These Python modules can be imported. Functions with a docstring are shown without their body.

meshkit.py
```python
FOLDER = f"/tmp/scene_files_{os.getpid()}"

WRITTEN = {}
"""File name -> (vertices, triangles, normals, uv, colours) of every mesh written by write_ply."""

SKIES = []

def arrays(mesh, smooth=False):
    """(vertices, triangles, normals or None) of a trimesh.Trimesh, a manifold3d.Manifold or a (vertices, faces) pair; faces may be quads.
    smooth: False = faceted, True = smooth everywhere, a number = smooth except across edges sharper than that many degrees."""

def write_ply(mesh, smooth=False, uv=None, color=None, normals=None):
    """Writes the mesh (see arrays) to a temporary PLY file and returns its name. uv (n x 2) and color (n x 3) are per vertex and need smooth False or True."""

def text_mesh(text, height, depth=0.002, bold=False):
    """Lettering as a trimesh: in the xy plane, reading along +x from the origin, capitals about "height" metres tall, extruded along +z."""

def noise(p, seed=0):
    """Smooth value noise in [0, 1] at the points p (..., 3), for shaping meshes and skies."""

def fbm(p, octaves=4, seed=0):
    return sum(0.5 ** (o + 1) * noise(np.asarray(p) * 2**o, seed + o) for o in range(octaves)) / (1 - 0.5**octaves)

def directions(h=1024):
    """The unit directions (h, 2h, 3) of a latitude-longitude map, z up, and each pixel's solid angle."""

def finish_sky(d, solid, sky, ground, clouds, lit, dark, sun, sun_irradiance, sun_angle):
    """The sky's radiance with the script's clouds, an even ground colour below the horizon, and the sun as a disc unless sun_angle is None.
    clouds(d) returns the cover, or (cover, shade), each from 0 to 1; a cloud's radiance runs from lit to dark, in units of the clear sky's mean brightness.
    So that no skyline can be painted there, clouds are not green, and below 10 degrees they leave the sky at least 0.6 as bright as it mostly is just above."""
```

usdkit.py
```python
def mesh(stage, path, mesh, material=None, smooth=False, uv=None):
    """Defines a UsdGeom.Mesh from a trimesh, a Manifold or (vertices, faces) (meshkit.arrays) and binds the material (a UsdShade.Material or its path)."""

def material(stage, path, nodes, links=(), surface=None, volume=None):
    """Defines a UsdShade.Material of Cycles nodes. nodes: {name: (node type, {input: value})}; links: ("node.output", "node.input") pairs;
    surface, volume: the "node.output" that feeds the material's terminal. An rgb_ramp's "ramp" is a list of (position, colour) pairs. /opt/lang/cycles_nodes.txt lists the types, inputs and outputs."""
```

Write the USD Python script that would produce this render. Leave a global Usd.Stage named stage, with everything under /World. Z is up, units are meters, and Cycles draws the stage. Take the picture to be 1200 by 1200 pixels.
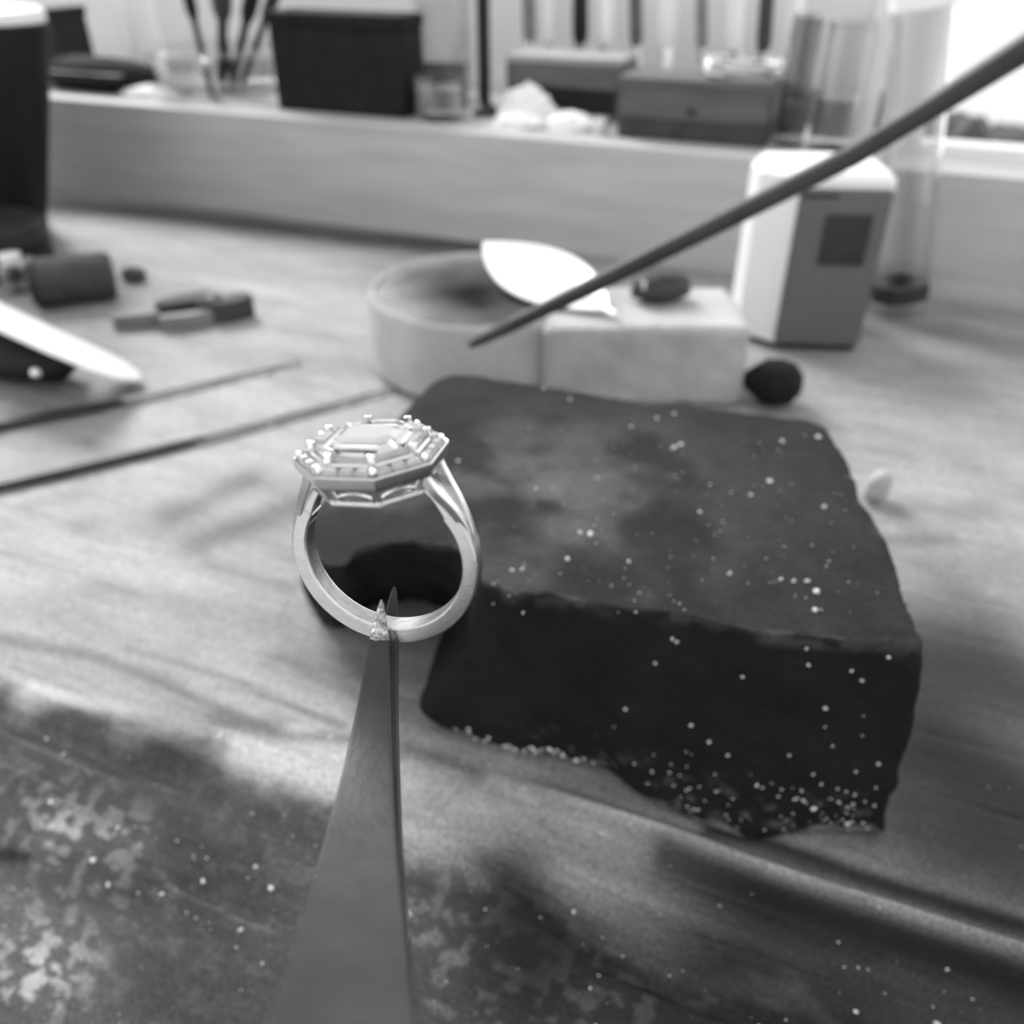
import math, random
import numpy as np, trimesh, manifold3d as m3, usdkit, meshkit
from shapely.geometry import Polygon
from scipy.spatial.transform import Rotation
from pxr import Usd, UsdGeom, UsdLux, UsdShade, Gf, Sdf, Vt

stage = Usd.Stage.CreateInMemory()
UsdGeom.SetStageUpAxis(stage, 'Z')
UsdGeom.SetStageMetersPerUnit(stage, 1.0)
UsdGeom.Xform.Define(stage, '/World')
UsdGeom.Scope.Define(stage, '/World/Looks')
rng = np.random.default_rng(7)
PI = math.pi

# ------------------------------------------------------------------ camera, light, exposure
H, FPX, PITCH = 0.17, 1013.0, math.radians(34)
FW = np.array([0, math.cos(PITCH), -math.sin(PITCH)]); UP = np.array([0, math.sin(PITCH), math.cos(PITCH)]); RT = np.array([1.0, 0, 0])
CAM = np.array([0, 0, H])
cam = UsdGeom.Camera.Define(stage, '/World/camera')
cam.AddTranslateOp().Set(Gf.Vec3d(0, 0, H)); cam.AddRotateXOp().Set(90 - 34)
cam.CreateFocalLengthAttr(4.2); cam.CreateHorizontalApertureAttr(4.2 * 1200 / FPX); cam.CreateVerticalApertureAttr(4.2 * 1200 / FPX)
cam.CreateClippingRangeAttr(Gf.Vec2f(0.004, 100)); cam.CreateFStopAttr(2.5); cam.CreateFocusDistanceAttr(0.110)
cam.CreateExposureAttr(0.12)

EU = np.array([0.9226, -0.3858, 0]); EV = np.array([0.3858, 0.9226, 0]); EZ = np.array([0, 0, 1.0])   # along and across the bench
BENCH_DEG = -22.69
def W(s, t, z=0.0): return s * EU + t * EV + z * EZ

def sky():
    usdkit.material(stage, '/World/Looks/room_air', {'b': ('background_shader', {'color': (1, 1, 1), 'strength': 0.30})}, surface='b.background')
    d = UsdLux.DomeLight.Define(stage, '/World/dome_light'); d.CreateIntensityAttr(0.31); d.CreateColorAttr(Gf.Vec3f(1, 1, 1))
def rect(name, pos, aim, w, h, radiance):
    l = UsdLux.RectLight.Define(stage, '/World/' + name)
    z = np.asarray(pos, float) - np.asarray(aim, float); z /= np.linalg.norm(z)
    x = np.cross([0, 0, 1.0], z); x /= np.linalg.norm(x); y = np.cross(z, x)
    M = Gf.Matrix4d(*x, 0, *y, 0, *z, 0, *pos, 1)
    l.AddTransformOp().Set(M); l.CreateWidthAttr(w); l.CreateHeightAttr(h); l.CreateIntensityAttr(radiance)
    return l
sky()
rect('window_daylight', W(0.6, 2.3, 0.55), W(0.3, 0.3, 0.25), 3.2, 2.4, 1.2)
sun = UsdLux.DistantLight.Define(stage, '/World/hazy_sun')                 # sun through thin cloud, from behind and left
sd = W(-1.0, 0.62, 0.95); sd /= np.linalg.norm(sd); sx_ = np.cross([0, 0, 1.0], sd); sx_ /= np.linalg.norm(sx_); sy_ = np.cross(sd, sx_)
sun.AddTransformOp().Set(Gf.Matrix4d(*sx_, 0, *sy_, 0, *sd, 0, 0, 0, 0, 1)); sun.CreateAngleAttr(24.0); sun.CreateIntensityAttr(7.5)

# ------------------------------------------------------------------ from a pixel of the photograph to a place on a level or an upright plane of the room
def ray(x, y): return FW + RT * (x - 600) / FPX - UP * (y - 600) / FPX
def G(x, y, z=0.0):
    d = ray(x, y); return CAM + d * (z - H) / d[2]
def T(x, y, t):
    d = ray(x, y); return CAM + d * t / (d @ EV)
def D(x, y, depth): return CAM + ray(x, y) * depth
def st(p): return np.array([p @ EU, p @ EV, p[2]])

# ------------------------------------------------------------------ materials (a black and white place)
def mat(name, lo, hi=None, rough=0.5, metal=0.0, scale=60, stretch=(1, 1, 1), bump=0.0, bscale=None, detail=5, spec=0.5, space='object', extra=None, coat=0.0):
    hi = lo if hi is None else hi
    n = {'tc': ('texture_coordinate', {}), 'mp': ('mapping', {'scale': stretch}),
         'n': ('noise_texture', {'scale': scale, 'detail': detail, 'roughness': 0.6}),
         'r': ('rgb_ramp', {'ramp': [(0.3, (lo,) * 3), (0.7, (hi,) * 3)]}),
         'p': ('principled_bsdf', {'roughness': rough, 'metallic': metal, 'specular_ior_level': spec, 'coat_weight': coat})}
    l = [('tc.' + space, 'mp.vector'), ('mp.vector', 'n.vector'), ('n.fac', 'r.fac'), ('r.color', 'p.base_color')]
    if bump:
        n['n2'] = ('noise_texture', {'scale': bscale or scale * 3, 'detail': 4, 'roughness': 0.6})
        n['b'] = ('bump', {'strength': bump, 'distance': 0.0006})
        l += [('mp.vector', 'n2.vector'), ('n2.fac', 'b.height'), ('b.normal', 'p.normal')]
    return usdkit.material(stage, '/World/Looks/' + name, n, l, surface='p.BSDF')

def toned(name, lo, hi, rough, scale, stretch, bump, bscale, detail=7, spec=0.5, fine=1300, fa=.22):
    """base grain times the stains and painted shade that the mesh carries in its primvar 'stain'."""
    n = {'tc': ('texture_coordinate', {}), 'mp': ('mapping', {'scale': stretch}),
         'n': ('noise_texture', {'scale': scale, 'detail': detail, 'roughness': 0.65, 'distortion': 0.3}),
         'r': ('rgb_ramp', {'ramp': [(0.3, (lo,) * 3), (0.7, (hi,) * 3)]}),
         'a': ('attribute', {'attribute': 'stain_shade'}),
         'f': ('noise_texture', {'scale': fine, 'detail': 3, 'roughness': 0.7}), 'fr': ('rgb_ramp', {'ramp': [(0.32, (1 - fa,) * 3), (0.68, (1 + fa,) * 3)]}), 'fm': ('mix', {'mix_type': 'multiply', 'fac': 1.0}),
         'm': ('mix', {'mix_type': 'multiply', 'fac': 1.0}),
         'n2': ('noise_texture', {'scale': bscale, 'detail': 5, 'roughness': 0.65}),
         'b': ('bump', {'strength': bump, 'distance': 0.0006}),
         'p': ('principled_bsdf', {'roughness': rough, 'specular_ior_level': spec})}
    l = [('tc.object', 'mp.vector'), ('mp.vector', 'n.vector'), ('n.fac', 'r.fac'), ('r.color', 'm.color1'), ('a.color', 'm.color2'), ('tc.object', 'f.vector'), ('f.fac', 'fr.fac'), ('m.color', 'fm.color1'), ('fr.color', 'fm.color2'), ('fm.color', 'p.base_color'),
         ('mp.vector', 'n2.vector'), ('n2.fac', 'b.height'), ('b.normal', 'p.normal')]
    return usdkit.material(stage, '/World/Looks/' + name, n, l, surface='p.BSDF')

def glass(name, tint=0.9, rough=0.02):
    return usdkit.material(stage, '/World/Looks/' + name, {'f': ('layer_weight', {'blend': 0.25}), 't': ('transparent_bsdf', {'color': (tint,) * 3}),
        'g': ('glossy_bsdf', {'color': (0.95,) * 3, 'roughness': rough}), 'm': ('mix_closure', {})},
        [('f.facing', 'm.fac'), ('t.BSDF', 'm.closure1'), ('g.BSDF', 'm.closure2')], surface='m.closure')

M = dict(
    bench=toned('bench_wood', 0.25, 0.345, 0.46, 16, (3.0, 26, 26), 0.4, 60, spec=0.2, fa=.42),
    board=mat('board_wood', 0.42, 0.54, 0.6, scale=7, stretch=(1.5, 20, 14), bump=0.15),
    block=toned('charred_brick', 0.006, 0.012, 0.75, 70, (1, 1, 1), 0.9, 300, spec=0.15, fine=900),
    ash=mat('pale_ash', 0.55, 0.8, 0.6, scale=300),
    silver=mat('silver', 0.66, 0.76, 0.24, 1.0, scale=900, bump=0.05, bscale=2500),
    silver_satin=mat('silver_satin', 0.58, 0.68, 0.24, 1.0, scale=900, bump=0.05, bscale=3000),
    silver_inner=mat('silver_inner', 0.22, 0.34, 0.38, 1.0, scale=700, stretch=(1, 3, 1), bump=0.1, bscale=1500),  # darker copy of the silver: a dark reflection put into its colour
    silver_bright=mat('silver_bright', 0.95, 0.97, 0.12, 1.0, scale=900),
    steel=mat('tweezer_steel', 0.032, 0.055, 0.5, 0.4, scale=120, stretch=(1, 1, 1), bump=0.12, bscale=900),
    steel_tip=mat('tweezer_tip_steel', 0.06, 0.95, 0.3, 1.0, scale=1500, bump=1.0, bscale=1800, detail=2),
    dark_steel=mat('dark_steel', 0.03, 0.05, 0.45, 0.5, scale=100),
    black=mat('black_plastic', 0.010, 0.014, 0.5, scale=50, spec=0.25),
    black_matt=mat('black_matt', 0.010, 0.02, 0.8, scale=80, spec=0.2),
    charcoal=mat('charcoal_grey', 0.03, 0.06, 0.7, scale=90, bump=0.4),
    file_grey=mat('file_grey', 0.3, 0.4, 0.5, scale=40),
    grey=mat('mid_grey', 0.17, 0.24, 0.55, scale=40),
    grey_plastic=mat('box_grey', 0.11, 0.13, 0.45, scale=30),
    pale_plastic=mat('box_pale', 0.90, 0.94, 0.4, scale=30),
    white=mat('white_enamel', 0.88, 0.92, 0.3, scale=30, coat=0.3),
    paper=mat('white_paper', 0.82, 0.9, 0.7, scale=60),
    plaster=mat('fire_clay', 0.38, 0.54, 0.9, scale=45, bump=0.8, bscale=240),
    scorched=toned('scorched_clay', 0.30, 0.46, 0.9, 50, (1, 1, 1), 0.8, 240, spec=0.08),
    stick=mat('stick_wood', 0.018, 0.036, 0.5, scale=40, stretch=(1, 1, 1), bump=0.2),
    wood_dark=mat('dark_box_wood', 0.07, 0.12, 0.55, scale=12, stretch=(2, 14, 14)),
    wood_pale=mat('pale_wood', 0.30, 0.42, 0.6, scale=12, stretch=(2, 14, 14)),
    polished=mat('polished_steel', 0.93, 0.96, 0.18, 1.0, scale=60),
    wall=mat('wall_paint', 0.72, 0.78, 0.8, scale=8),
    hedge=mat('hedge_leaves', 0.012, 0.04, 0.7, scale=60),
    glass=glass('clear_glass', 0.93), glass_grey=glass('smoky_glass', 0.72, 0.05), 
)
M['pane'] = usdkit.material(stage, '/World/Looks/window_glass', {'t': ('transparent_bsdf', {'color': (0.98,) * 3}), 'g': ('glossy_bsdf', {'color': (0.95,) * 3, 'roughness': 0.0}), 'm': ('mix_closure', {'fac': 0.04})},
    [('t.BSDF', 'm.closure1'), ('g.BSDF', 'm.closure2')], surface='m.closure')
M['stone'] = usdkit.material(stage, '/World/Looks/diamond', {'p': ('principled_bsdf', {'base_color': (.86, .86, .86), 'roughness': 0.02, 'ior': 2.0, 'transmission_weight': 0.72, 'specular_ior_level': 0.7}),
    }, [], surface='p.BSDF')
M['stone_milky'] = usdkit.material(stage, '/World/Looks/milky_stone', {'p': ('principled_bsdf', {'base_color': (0.5,) * 3, 'roughness': 0.12, 'ior': 1.6, 'transmission_weight': 0.25, 'coat_weight': 0.5}),
    }, [], surface='p.BSDF')

# ------------------------------------------------------------------ naming and placing
taken = {}
def numbered(parent, name):
    k = (parent, name); taken[k] = taken.get(k, -1) + 1
    return f'{parent}/{name}' if taken[k] == 0 else f'{parent}/{name}_{taken[k]:03d}'
def tag(o, label=None, cat=None, group=None, kind=None):
    p = o if isinstance(o, Usd.Prim) else o.GetPrim()
    for k, v in (('label', label), ('category', cat), ('group', group), ('kind', kind)):
        if v: p.SetCustomDataByKey(k, v)
    return p
class Thing:
    """an Xform at the thing's base; its parts are given in world coordinates or, with local=True, in its own."""
    def __init__(s, name, label, cat, base, rotz=0.0, rot=None, group=None, kind=None):
        s.path = numbered('/World', name); x = UsdGeom.Xform.Define(stage, s.path)
        s.R = Rotation.from_euler('z', rotz, degrees=True).as_matrix() if rot is None else np.asarray(rot)
        s.o = np.asarray(base, float)
        m = np.eye(4); m[:3, :3] = s.R.T; m[3, :3] = s.o
        x.AddTransformOp().Set(Gf.Matrix4d(*m.ravel()))
        tag(x, label, cat, group, kind)
    def part(s, name, mesh, material, smooth=35, local=True, parent=None, label=None, kind=None, stain_shade=None):
        v, f, n = meshkit.arrays(mesh, False if stain_shade is not None else smooth)
        if stain_shade is not None: v, f, n = meshkit.arrays(mesh, True)
        if not local:
            v = (v - s.o) @ s.R
            if n is not None: n = n @ s.R
        path = numbered(parent or s.path, name)
        m = UsdGeom.Mesh.Define(stage, path)
        m.CreatePointsAttr(Vt.Vec3fArray.FromNumpy(v.astype(np.float32)))
        m.CreateFaceVertexCountsAttr(Vt.IntArray.FromNumpy(np.full(len(f), 3, np.int32)))
        m.CreateFaceVertexIndicesAttr(Vt.IntArray.FromNumpy(f.astype(np.int32).ravel()))
        m.CreateSubdivisionSchemeAttr('none')
        if n is not None:
            m.CreateNormalsAttr(Vt.Vec3fArray.FromNumpy(n.astype(np.float32))); m.SetNormalsInterpolation('vertex')
        if stain_shade is not None:
            c = np.repeat(np.asarray(stain_shade, np.float32)[:, None], 3, 1)
            UsdGeom.PrimvarsAPI(m).CreatePrimvar('stain_shade', Sdf.ValueTypeNames.Color3fArray, 'vertex').Set(Vt.Vec3fArray.FromNumpy(c))
        UsdShade.MaterialBindingAPI.Apply(m.GetPrim()).Bind(material)
        tag(m, label=label, kind=kind)
        return path

# ------------------------------------------------------------------ shapes
def moved(m, t): m = m.copy(); m.apply_translation(t); return m
def turned(m, axis, deg, about=(0, 0, 0)): m = m.copy(); m.apply_transform(trimesh.transformations.rotation_matrix(math.radians(deg), axis, about)); return m
def cat_(*ms): return trimesh.util.concatenate([x for x in ms])
def rbox(x0, x1, y0, y1, z0, z1, r=0.001, n=8):
    r = min(r, (x1 - x0) / 2.01, (y1 - y0) / 2.01, (z1 - z0) / 2.01)
    s = m3.Manifold.sphere(r, n)
    b = m3.Manifold.batch_hull([s.translate((x, y, z)) for x in (x0 + r, x1 - r) for y in (y0 + r, y1 - r) for z in (z0 + r, z1 - r)])
    k = b.to_mesh(); return trimesh.Trimesh(k.vert_properties[:, :3], k.tri_verts)
def tm(man): k = man.to_mesh(); return trimesh.Trimesh(k.vert_properties[:, :3], k.tri_verts)
def lathe(profile, n=48):
    return trimesh.creation.revolve(np.asarray(profile, float), sections=n)
def tube(pts, radii, n=14):
    p = np.asarray(pts, float); r = np.broadcast_to(radii, (len(p),)); t = np.gradient(p, axis=0); t /= np.linalg.norm(t, axis=1, keepdims=True)
    a = np.cross(t[0], [0, 0, 1.0] if abs(t[0][2]) < .9 else [1.0, 0, 0]); vs = []
    for i in range(len(p)):
        a = a - t[i] * (a @ t[i]); a /= np.linalg.norm(a); b = np.cross(t[i], a); q = np.arange(n) * 2 * PI / n
        vs.append(p[i] + r[i] * (np.cos(q)[:, None] * a + np.sin(q)[:, None] * b))
    v = np.vstack(vs + [p[:1], p[-1:]]); f = []
    for i in range(len(p) - 1):
        for j in range(n):
            k = (j + 1) % n; f += [[i*n+j, i*n+k, (i+1)*n+k], [i*n+j, (i+1)*n+k, (i+1)*n+j]]
    c0, c1 = len(v) - 2, len(v) - 1
    for j in range(n):
        k = (j + 1) % n; f += [[c0, k, j], [c1, (len(p)-1)*n+j, (len(p)-1)*n+k]]
    m = trimesh.Trimesh(v, f); m.fix_normals(); return m
def loft(sections, caps=True):
    """closed rings of equal length."""
    n = len(sections[0]); v = np.vstack(sections); f = []
    for i in range(len(sections) - 1):
        for j in range(n):
            k = (j + 1) % n; f += [[i*n+j, i*n+k, (i+1)*n+k], [i*n+j, (i+1)*n+k, (i+1)*n+j]]
    if caps:
        v = np.vstack([v, np.mean(sections[0], 0), np.mean(sections[-1], 0)]); c = len(v)
        for j in range(n):
            k = (j + 1) % n; f += [[c-2, k, j], [c-1, (len(sections)-1)*n+j, (len(sections)-1)*n+k]]
    m = trimesh.Trimesh(v, f); m.fix_normals(); return m
def prism(poly, z0, z1, bevel=0.0):
    c = m3.CrossSection([np.asarray(poly, float)]); 
    if c.area() <= 1e-12: c = m3.CrossSection([np.asarray(poly, float)[::-1]])
    if bevel:
        a = m3.Manifold.extrude(c, z1 - z0 - bevel).translate((0, 0, z0)); top = c.offset(-bevel, m3.JoinType.Miter)
        b = m3.Manifold.extrude(top, z1 - z0).translate((0, 0, z0))
        return tm(m3.Manifold.batch_hull([a, b]))
    return tm(m3.Manifold.extrude(c, z1 - z0).translate((0, 0, z0)))
def lump(r, seed, sub=3, amp=.25, freq=2.0):
    m = trimesh.creation.icosphere(sub, 1.0); v = np.array(m.vertices)
    v *= (1 + amp * 2 * (meshkit.fbm(v * freq + 50, 3, seed) - .5))[:, None]
    return trimesh.Trimesh(v * np.asarray(r), m.faces)
def chips(points, sizes, seed, flat=0.6):
    r = np.random.default_rng(seed); out = []
    for p, s in zip(points, sizes):
        m = trimesh.creation.icosphere(0 if s < .0004 else 1, 1.0); v = np.array(m.vertices) * (1 + .5 * (r.random((len(m.vertices), 1)) - .5)) * s * [1, r.uniform(.5, 1), flat]
        v = v @ Rotation.from_euler('z', r.uniform(0, 360), degrees=True).as_matrix().T
        out.append(trimesh.Trimesh(v + p, m.faces, process=False))
    return cat_(*out)
def smooth01(x): x = np.clip(x, 0, 1); return x * x * (3 - 2 * x)

# ================================================================== THE WORKBENCH
SHELF_Z = 0.066
SJ = st(T(1088, 60, .572))[0] - .031
bench = Thing('workbench', 'worn pale wooden workbench with stained front edge and upright plank along its back', 'workbench', (0, 0, 0), BENCH_DEG)
LIP = np.array([st(G(x, y, .0022))[:2] for x, y in ((560, 893), (640, 918), (760, 960), (900, 1010), (1000, 1043), (1200, 1106))])
def lip_t(s): return np.interp(s, LIP[:, 0], LIP[:, 1])
def bench_z(s, t):
    s, t = np.asarray(s, float), np.asarray(t, float); l = lip_t(s)
    right = smooth01((s + .062) / .05)                                   # the raised lip only runs along the right
    z = 0.0026 * np.exp(-((t - l) / .0014) ** 2) * right
    z = z - 0.0020 * np.exp(-((t - l - .0042) / .0015) ** 2) * right * smooth01((s + .02) / .03)
    z = z - 0.0065 * smooth01((l - .0012 - t) / .005) * right                # the step below the lip
    z = z - np.maximum(0, .1235 - t) * .10 * right
    edge = .1075 - .012 * right
    z = z - np.where(t < edge, .62 * (edge - t) + 0, 0) * smooth01((edge - t) / .012)
    return z - .0003
def B(x, y):
    """where a pixel's ray meets the wood."""
    z = 0.0
    for _ in range(25):
        p = st(G(x, y, z)); z = .5 * z + .5 * float(bench_z(p[0], p[1]))
    return p
sg = np.concatenate([np.linspace(-1.25, -.36, 120), np.linspace(-.355, .16, 640), np.linspace(.165, .75, 60)])
tg = np.concatenate([np.linspace(-.06, .03, 20), np.linspace(.0305, .17, 330), np.linspace(.171, .40, 220), np.linspace(.403, .515, 50)])
S, Tt = np.meshgrid(sg, tg)
Z = bench_z(S, Tt)
fn = meshkit.fbm(np.stack([S * 40, Tt * 160, S * 0], -1), 4, 3)
rough_zone = smooth01((.125 - Tt) / .02)
Z = Z + (fn - .5) * (.00030 + .0013 * smooth01((.117 - Tt) / .012))
grooves = meshkit.fbm(np.stack([S * 9, Tt * 260, S * 0 + 3], -1), 3, 11)
Z = Z - .0004 * smooth01((.36 - grooves) / .1)
# stains and painted light: strokes of dirt, wear, shade and shine, given where they lie on the wood
stain_shade = np.ones_like(S)
wx = meshkit.fbm(np.stack([S * 60, Tt * 60, S * 0], -1), 4, 21) - .5
wy = meshkit.fbm(np.stack([S * 60, Tt * 60, S * 0 + 9], -1), 4, 22) - .5
def stroke(pts, w, mult, soft=1.0, warp=.006, z=0.0):
    global stain_shade
    q = [B(x, y)[:2] for x, y in pts]; d = np.full(S.shape, 9.0)
    X, Y = S + wx * warp, Tt + wy * warp
    for a, b in zip(q[:-1], q[1:]):
        ab = b - a; k = np.clip(((X - a[0]) * ab[0] + (Y - a[1]) * ab[1]) / (ab @ ab), 0, 1)
        d = np.minimum(d, np.hypot(X - a[0] - k * ab[0], Y - a[1] - k * ab[1]))
    k = np.exp(-(d / w) ** 2) if soft else smooth01((w - d) / (.35 * w))
    stain_shade = stain_shade * (1 + (mult - 1) * k)
front = smooth01((.1065 + .010 * smooth01((S + .10) / .05) * 0 - Tt + wy * .016) / .008)                 # grimy front slope
frontmult = .21 - .11 * smooth01((S + .02) / .04)
stain_shade = stain_shade * (1 + (frontmult - 1) * front)
stain_shade = stain_shade * (1 + .55 * np.exp(-((Tt - lip_t(S)) / .0013) ** 2) * smooth01((S + .052) / .03))    # window shine along the lip, painted pale
patch = meshkit.fbm(np.stack([S * 26, Tt * 70, S * 0 + 1], -1), 5, 31)
stain_shade = stain_shade * (1 - .16 * smooth01((.47 - patch) / .12)) * (1 + .10 * smooth01((patch - .56) / .1))
stain_shade = stain_shade * (1 - .84 * smooth01((lip_t(S) - .0010 - Tt) / .0022) * smooth01((S + .035) / .045) * (1 - front))  # shade on the step below the lip, put into the colour
crust = meshkit.fbm(np.stack([S * 330, Tt * 480, S * 0 + 4], -1), 4, 41); crust2 = meshkit.fbm(np.stack([S * 60, Tt * 90, S * 0 + 14], -1), 3, 42)
q1, q2, q3 = B(40, 1140), B(90, 975), B(700, 1170)
cz = smooth01((crust - .55) / .06) * (np.exp(-((S - q1[0]) / .012) ** 2 - ((Tt - q1[1]) / .010) ** 2) + .8 * np.exp(-((S - q2[0]) / .03) ** 2 - ((Tt - q2[1]) / .008) ** 2) + .7 * np.exp(-((S - q3[0]) / .05) ** 2 - ((Tt - q3[1]) / .012) ** 2) + .12)
stain_shade = stain_shade * (1 + 2.4 * front * cz)
for pts, w, mu in (
    ([(0, 748), (120, 772), (240, 822), (330, 862), (450, 868), (560, 905)], .0022, .55),
    ([(150, 760), (280, 800), (400, 850)], .0012, .6),
    ([(205, 603), (290, 563)], .0075, .50), ([(238, 632), (345, 593)], .0080, .45), ([(40, 590), (85, 583)], .006, .75),
    ([(110, 690), (200, 705)], .006, .72), ([(100, 612), (180, 625)], .006, .8), ([(240, 663), (340, 688)], .0035, .7), ([(230, 715), (320, 730)], .009, .75),
    ([(330, 775), (400, 790)], .006, .75), ([(60, 700), (10, 712)], .008, .85), ([(265, 838), (320, 850)], .004, .5),
    ([(1090, 760), (1200, 800)], .020, .22), ([(1100, 880), (1200, 930)], .020, .18), ([(1060, 970), (1200, 1020)], .015, .34), ([(1130, 830), (1190, 960)], .040, .34), ([(1120, 700), (1160, 760)], .012, .7),  # shade to the right of the block, painted as dark strokes
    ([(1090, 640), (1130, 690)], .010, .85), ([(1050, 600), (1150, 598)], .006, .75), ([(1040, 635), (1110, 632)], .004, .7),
    ([(830, 972), (900, 989), (1000, 1023), (1200, 1085)], .0020, .12),  # shade in the groove behind the lip, painted dark
    ([(60, 243), (200, 252), (330, 268), (450, 282), (570, 290)], .022, .16), ([(1040, 380), (1200, 405)], .018, .6),  # shadow at the back board's foot painted in, with some dirt
    ([(780, 1006), (900, 1050), (1050, 1102), (1200, 1155)], .0035, .30),  # painted shade just under the lip
    ([(200, 690), (140, 640)], .010, 1.12), ([(300, 480), (430, 500)], .03, 1.18), ([(300, 880), (400, 900), (560, 930)], .011, 1.45), ([(38, 806), (170, 838)], .0020, 1.45),
    ([(470, 870), (640, 985)], .008, 1.1), ([(660, 1020), (800, 1075), (950, 1120), (1150, 1170)], .004, 1.35),
    ([(610, 1090), (760, 1180), (960, 1230)], .016, .22), ([(600, 1020), (640, 1120)], .008, .45), ([(0, 1000), (30, 1006)], .0015, .15),
    ([(0, 1100), (90, 1150)], .012, 2.0), ([(60, 970), (170, 990)], .0035, 1.7), ([(100, 1010), (300, 1020)], .010, .75), ([(150, 860), (230, 880)], .006, .6),
    ([(1100, 440), (1200, 445)], .03, .95), ([(300, 330), (420, 350)], .04, 1.1), ([(60, 420), (140, 440)], .03, .75)):
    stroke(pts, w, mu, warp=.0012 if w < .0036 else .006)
nT, nS = S.shape
idx = np.arange(nT * nS).reshape(nT, nS)
quads = np.stack([idx[:-1, :-1], idx[:-1, 1:], idx[1:, 1:], idx[1:, :-1]], -1).reshape(-1, 4)
tris = np.vstack([quads[:, [0, 1, 2]], quads[:, [0, 2, 3]]])
top = np.stack([S, Tt, Z], -1).reshape(-1, 3)
stain_shade = np.clip(stain_shade, .03, 1.75)
# closed below: the slab is 45 mm thick
ring_ids = np.concatenate([idx[0], idx[1:, -1], idx[-1, -2::-1], idx[-2:0:-1, 0]])
low = top[ring_ids] * [1, 1, 0] + [0, 0, -.16]
vv = np.vstack([top, low, [[0, .2, -.16]]]); n0 = len(top); k = len(ring_ids); ii = np.arange(k); jj = (ii + 1) % k
side = np.vstack([np.stack([ring_ids[ii], n0 + ii, n0 + jj], 1), np.stack([ring_ids[ii], n0 + jj, ring_ids[jj]], 1), np.stack([np.full(k, n0 + k), n0 + jj, n0 + ii], 1)])
bench.part('bench_top', (vv, np.vstack([tris, side])), M['bench'], stain_shade=np.concatenate([stain_shade.ravel(), np.ones(k + 1)]))
bench.part('back_board', rbox(-1.25, .75, .515, .534, -.01, .0665, .0015), M['board'])
bench.part('shelf', cat_(rbox(-1.25, SJ, .5345, .699, .050, SHELF_Z, .001), rbox(SJ, .75, .5345, .5715, .050, SHELF_Z, .001)), M['board'])
for sx in (-1.15, .65):
    bench.part('leg', rbox(sx - .04, sx + .04, .56, .64, -.78, .0495, .003), M['board'])
    bench.part('leg', rbox(sx - .04, sx + .04, .02, .10, -.78, -.155, .003), M['board'])
# pale filings and chips of plaster that lie on the wood (loose dust: stuff)
def on_bench(px): return [np.append(st(G(x, y))[:2], 0) for x, y in px]
pp, sz = [], []
for x, y, s in ((672, 1069, .00065), (238, 1033, .0006), (282, 1090, .0006), (318, 1041, .0007), (190, 1048, .0006), (127, 1037, .0007), (138, 970, .0006), (110, 1008, .0008), (260, 862, .0009), (388, 864, .0007),
                (1098, 1200, .0007), (615, 924, .0004), (705, 977, .0004), (543, 894, .0004), (300, 1016, .0005), (60, 940, .0006), (75, 884, .0005), (55, 866, .0005), (1110, 1136, .0005), (1003, 1186, .0005)):
    q = B(x, y); pp.append([q[0], q[1]]); sz.append(s)
for _ in range(420):
    s, t = rng.uniform(-.2, .12), rng.uniform(.055, .125); pp.append([s, t]); sz.append(rng.uniform(.00010, .00032))
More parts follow.
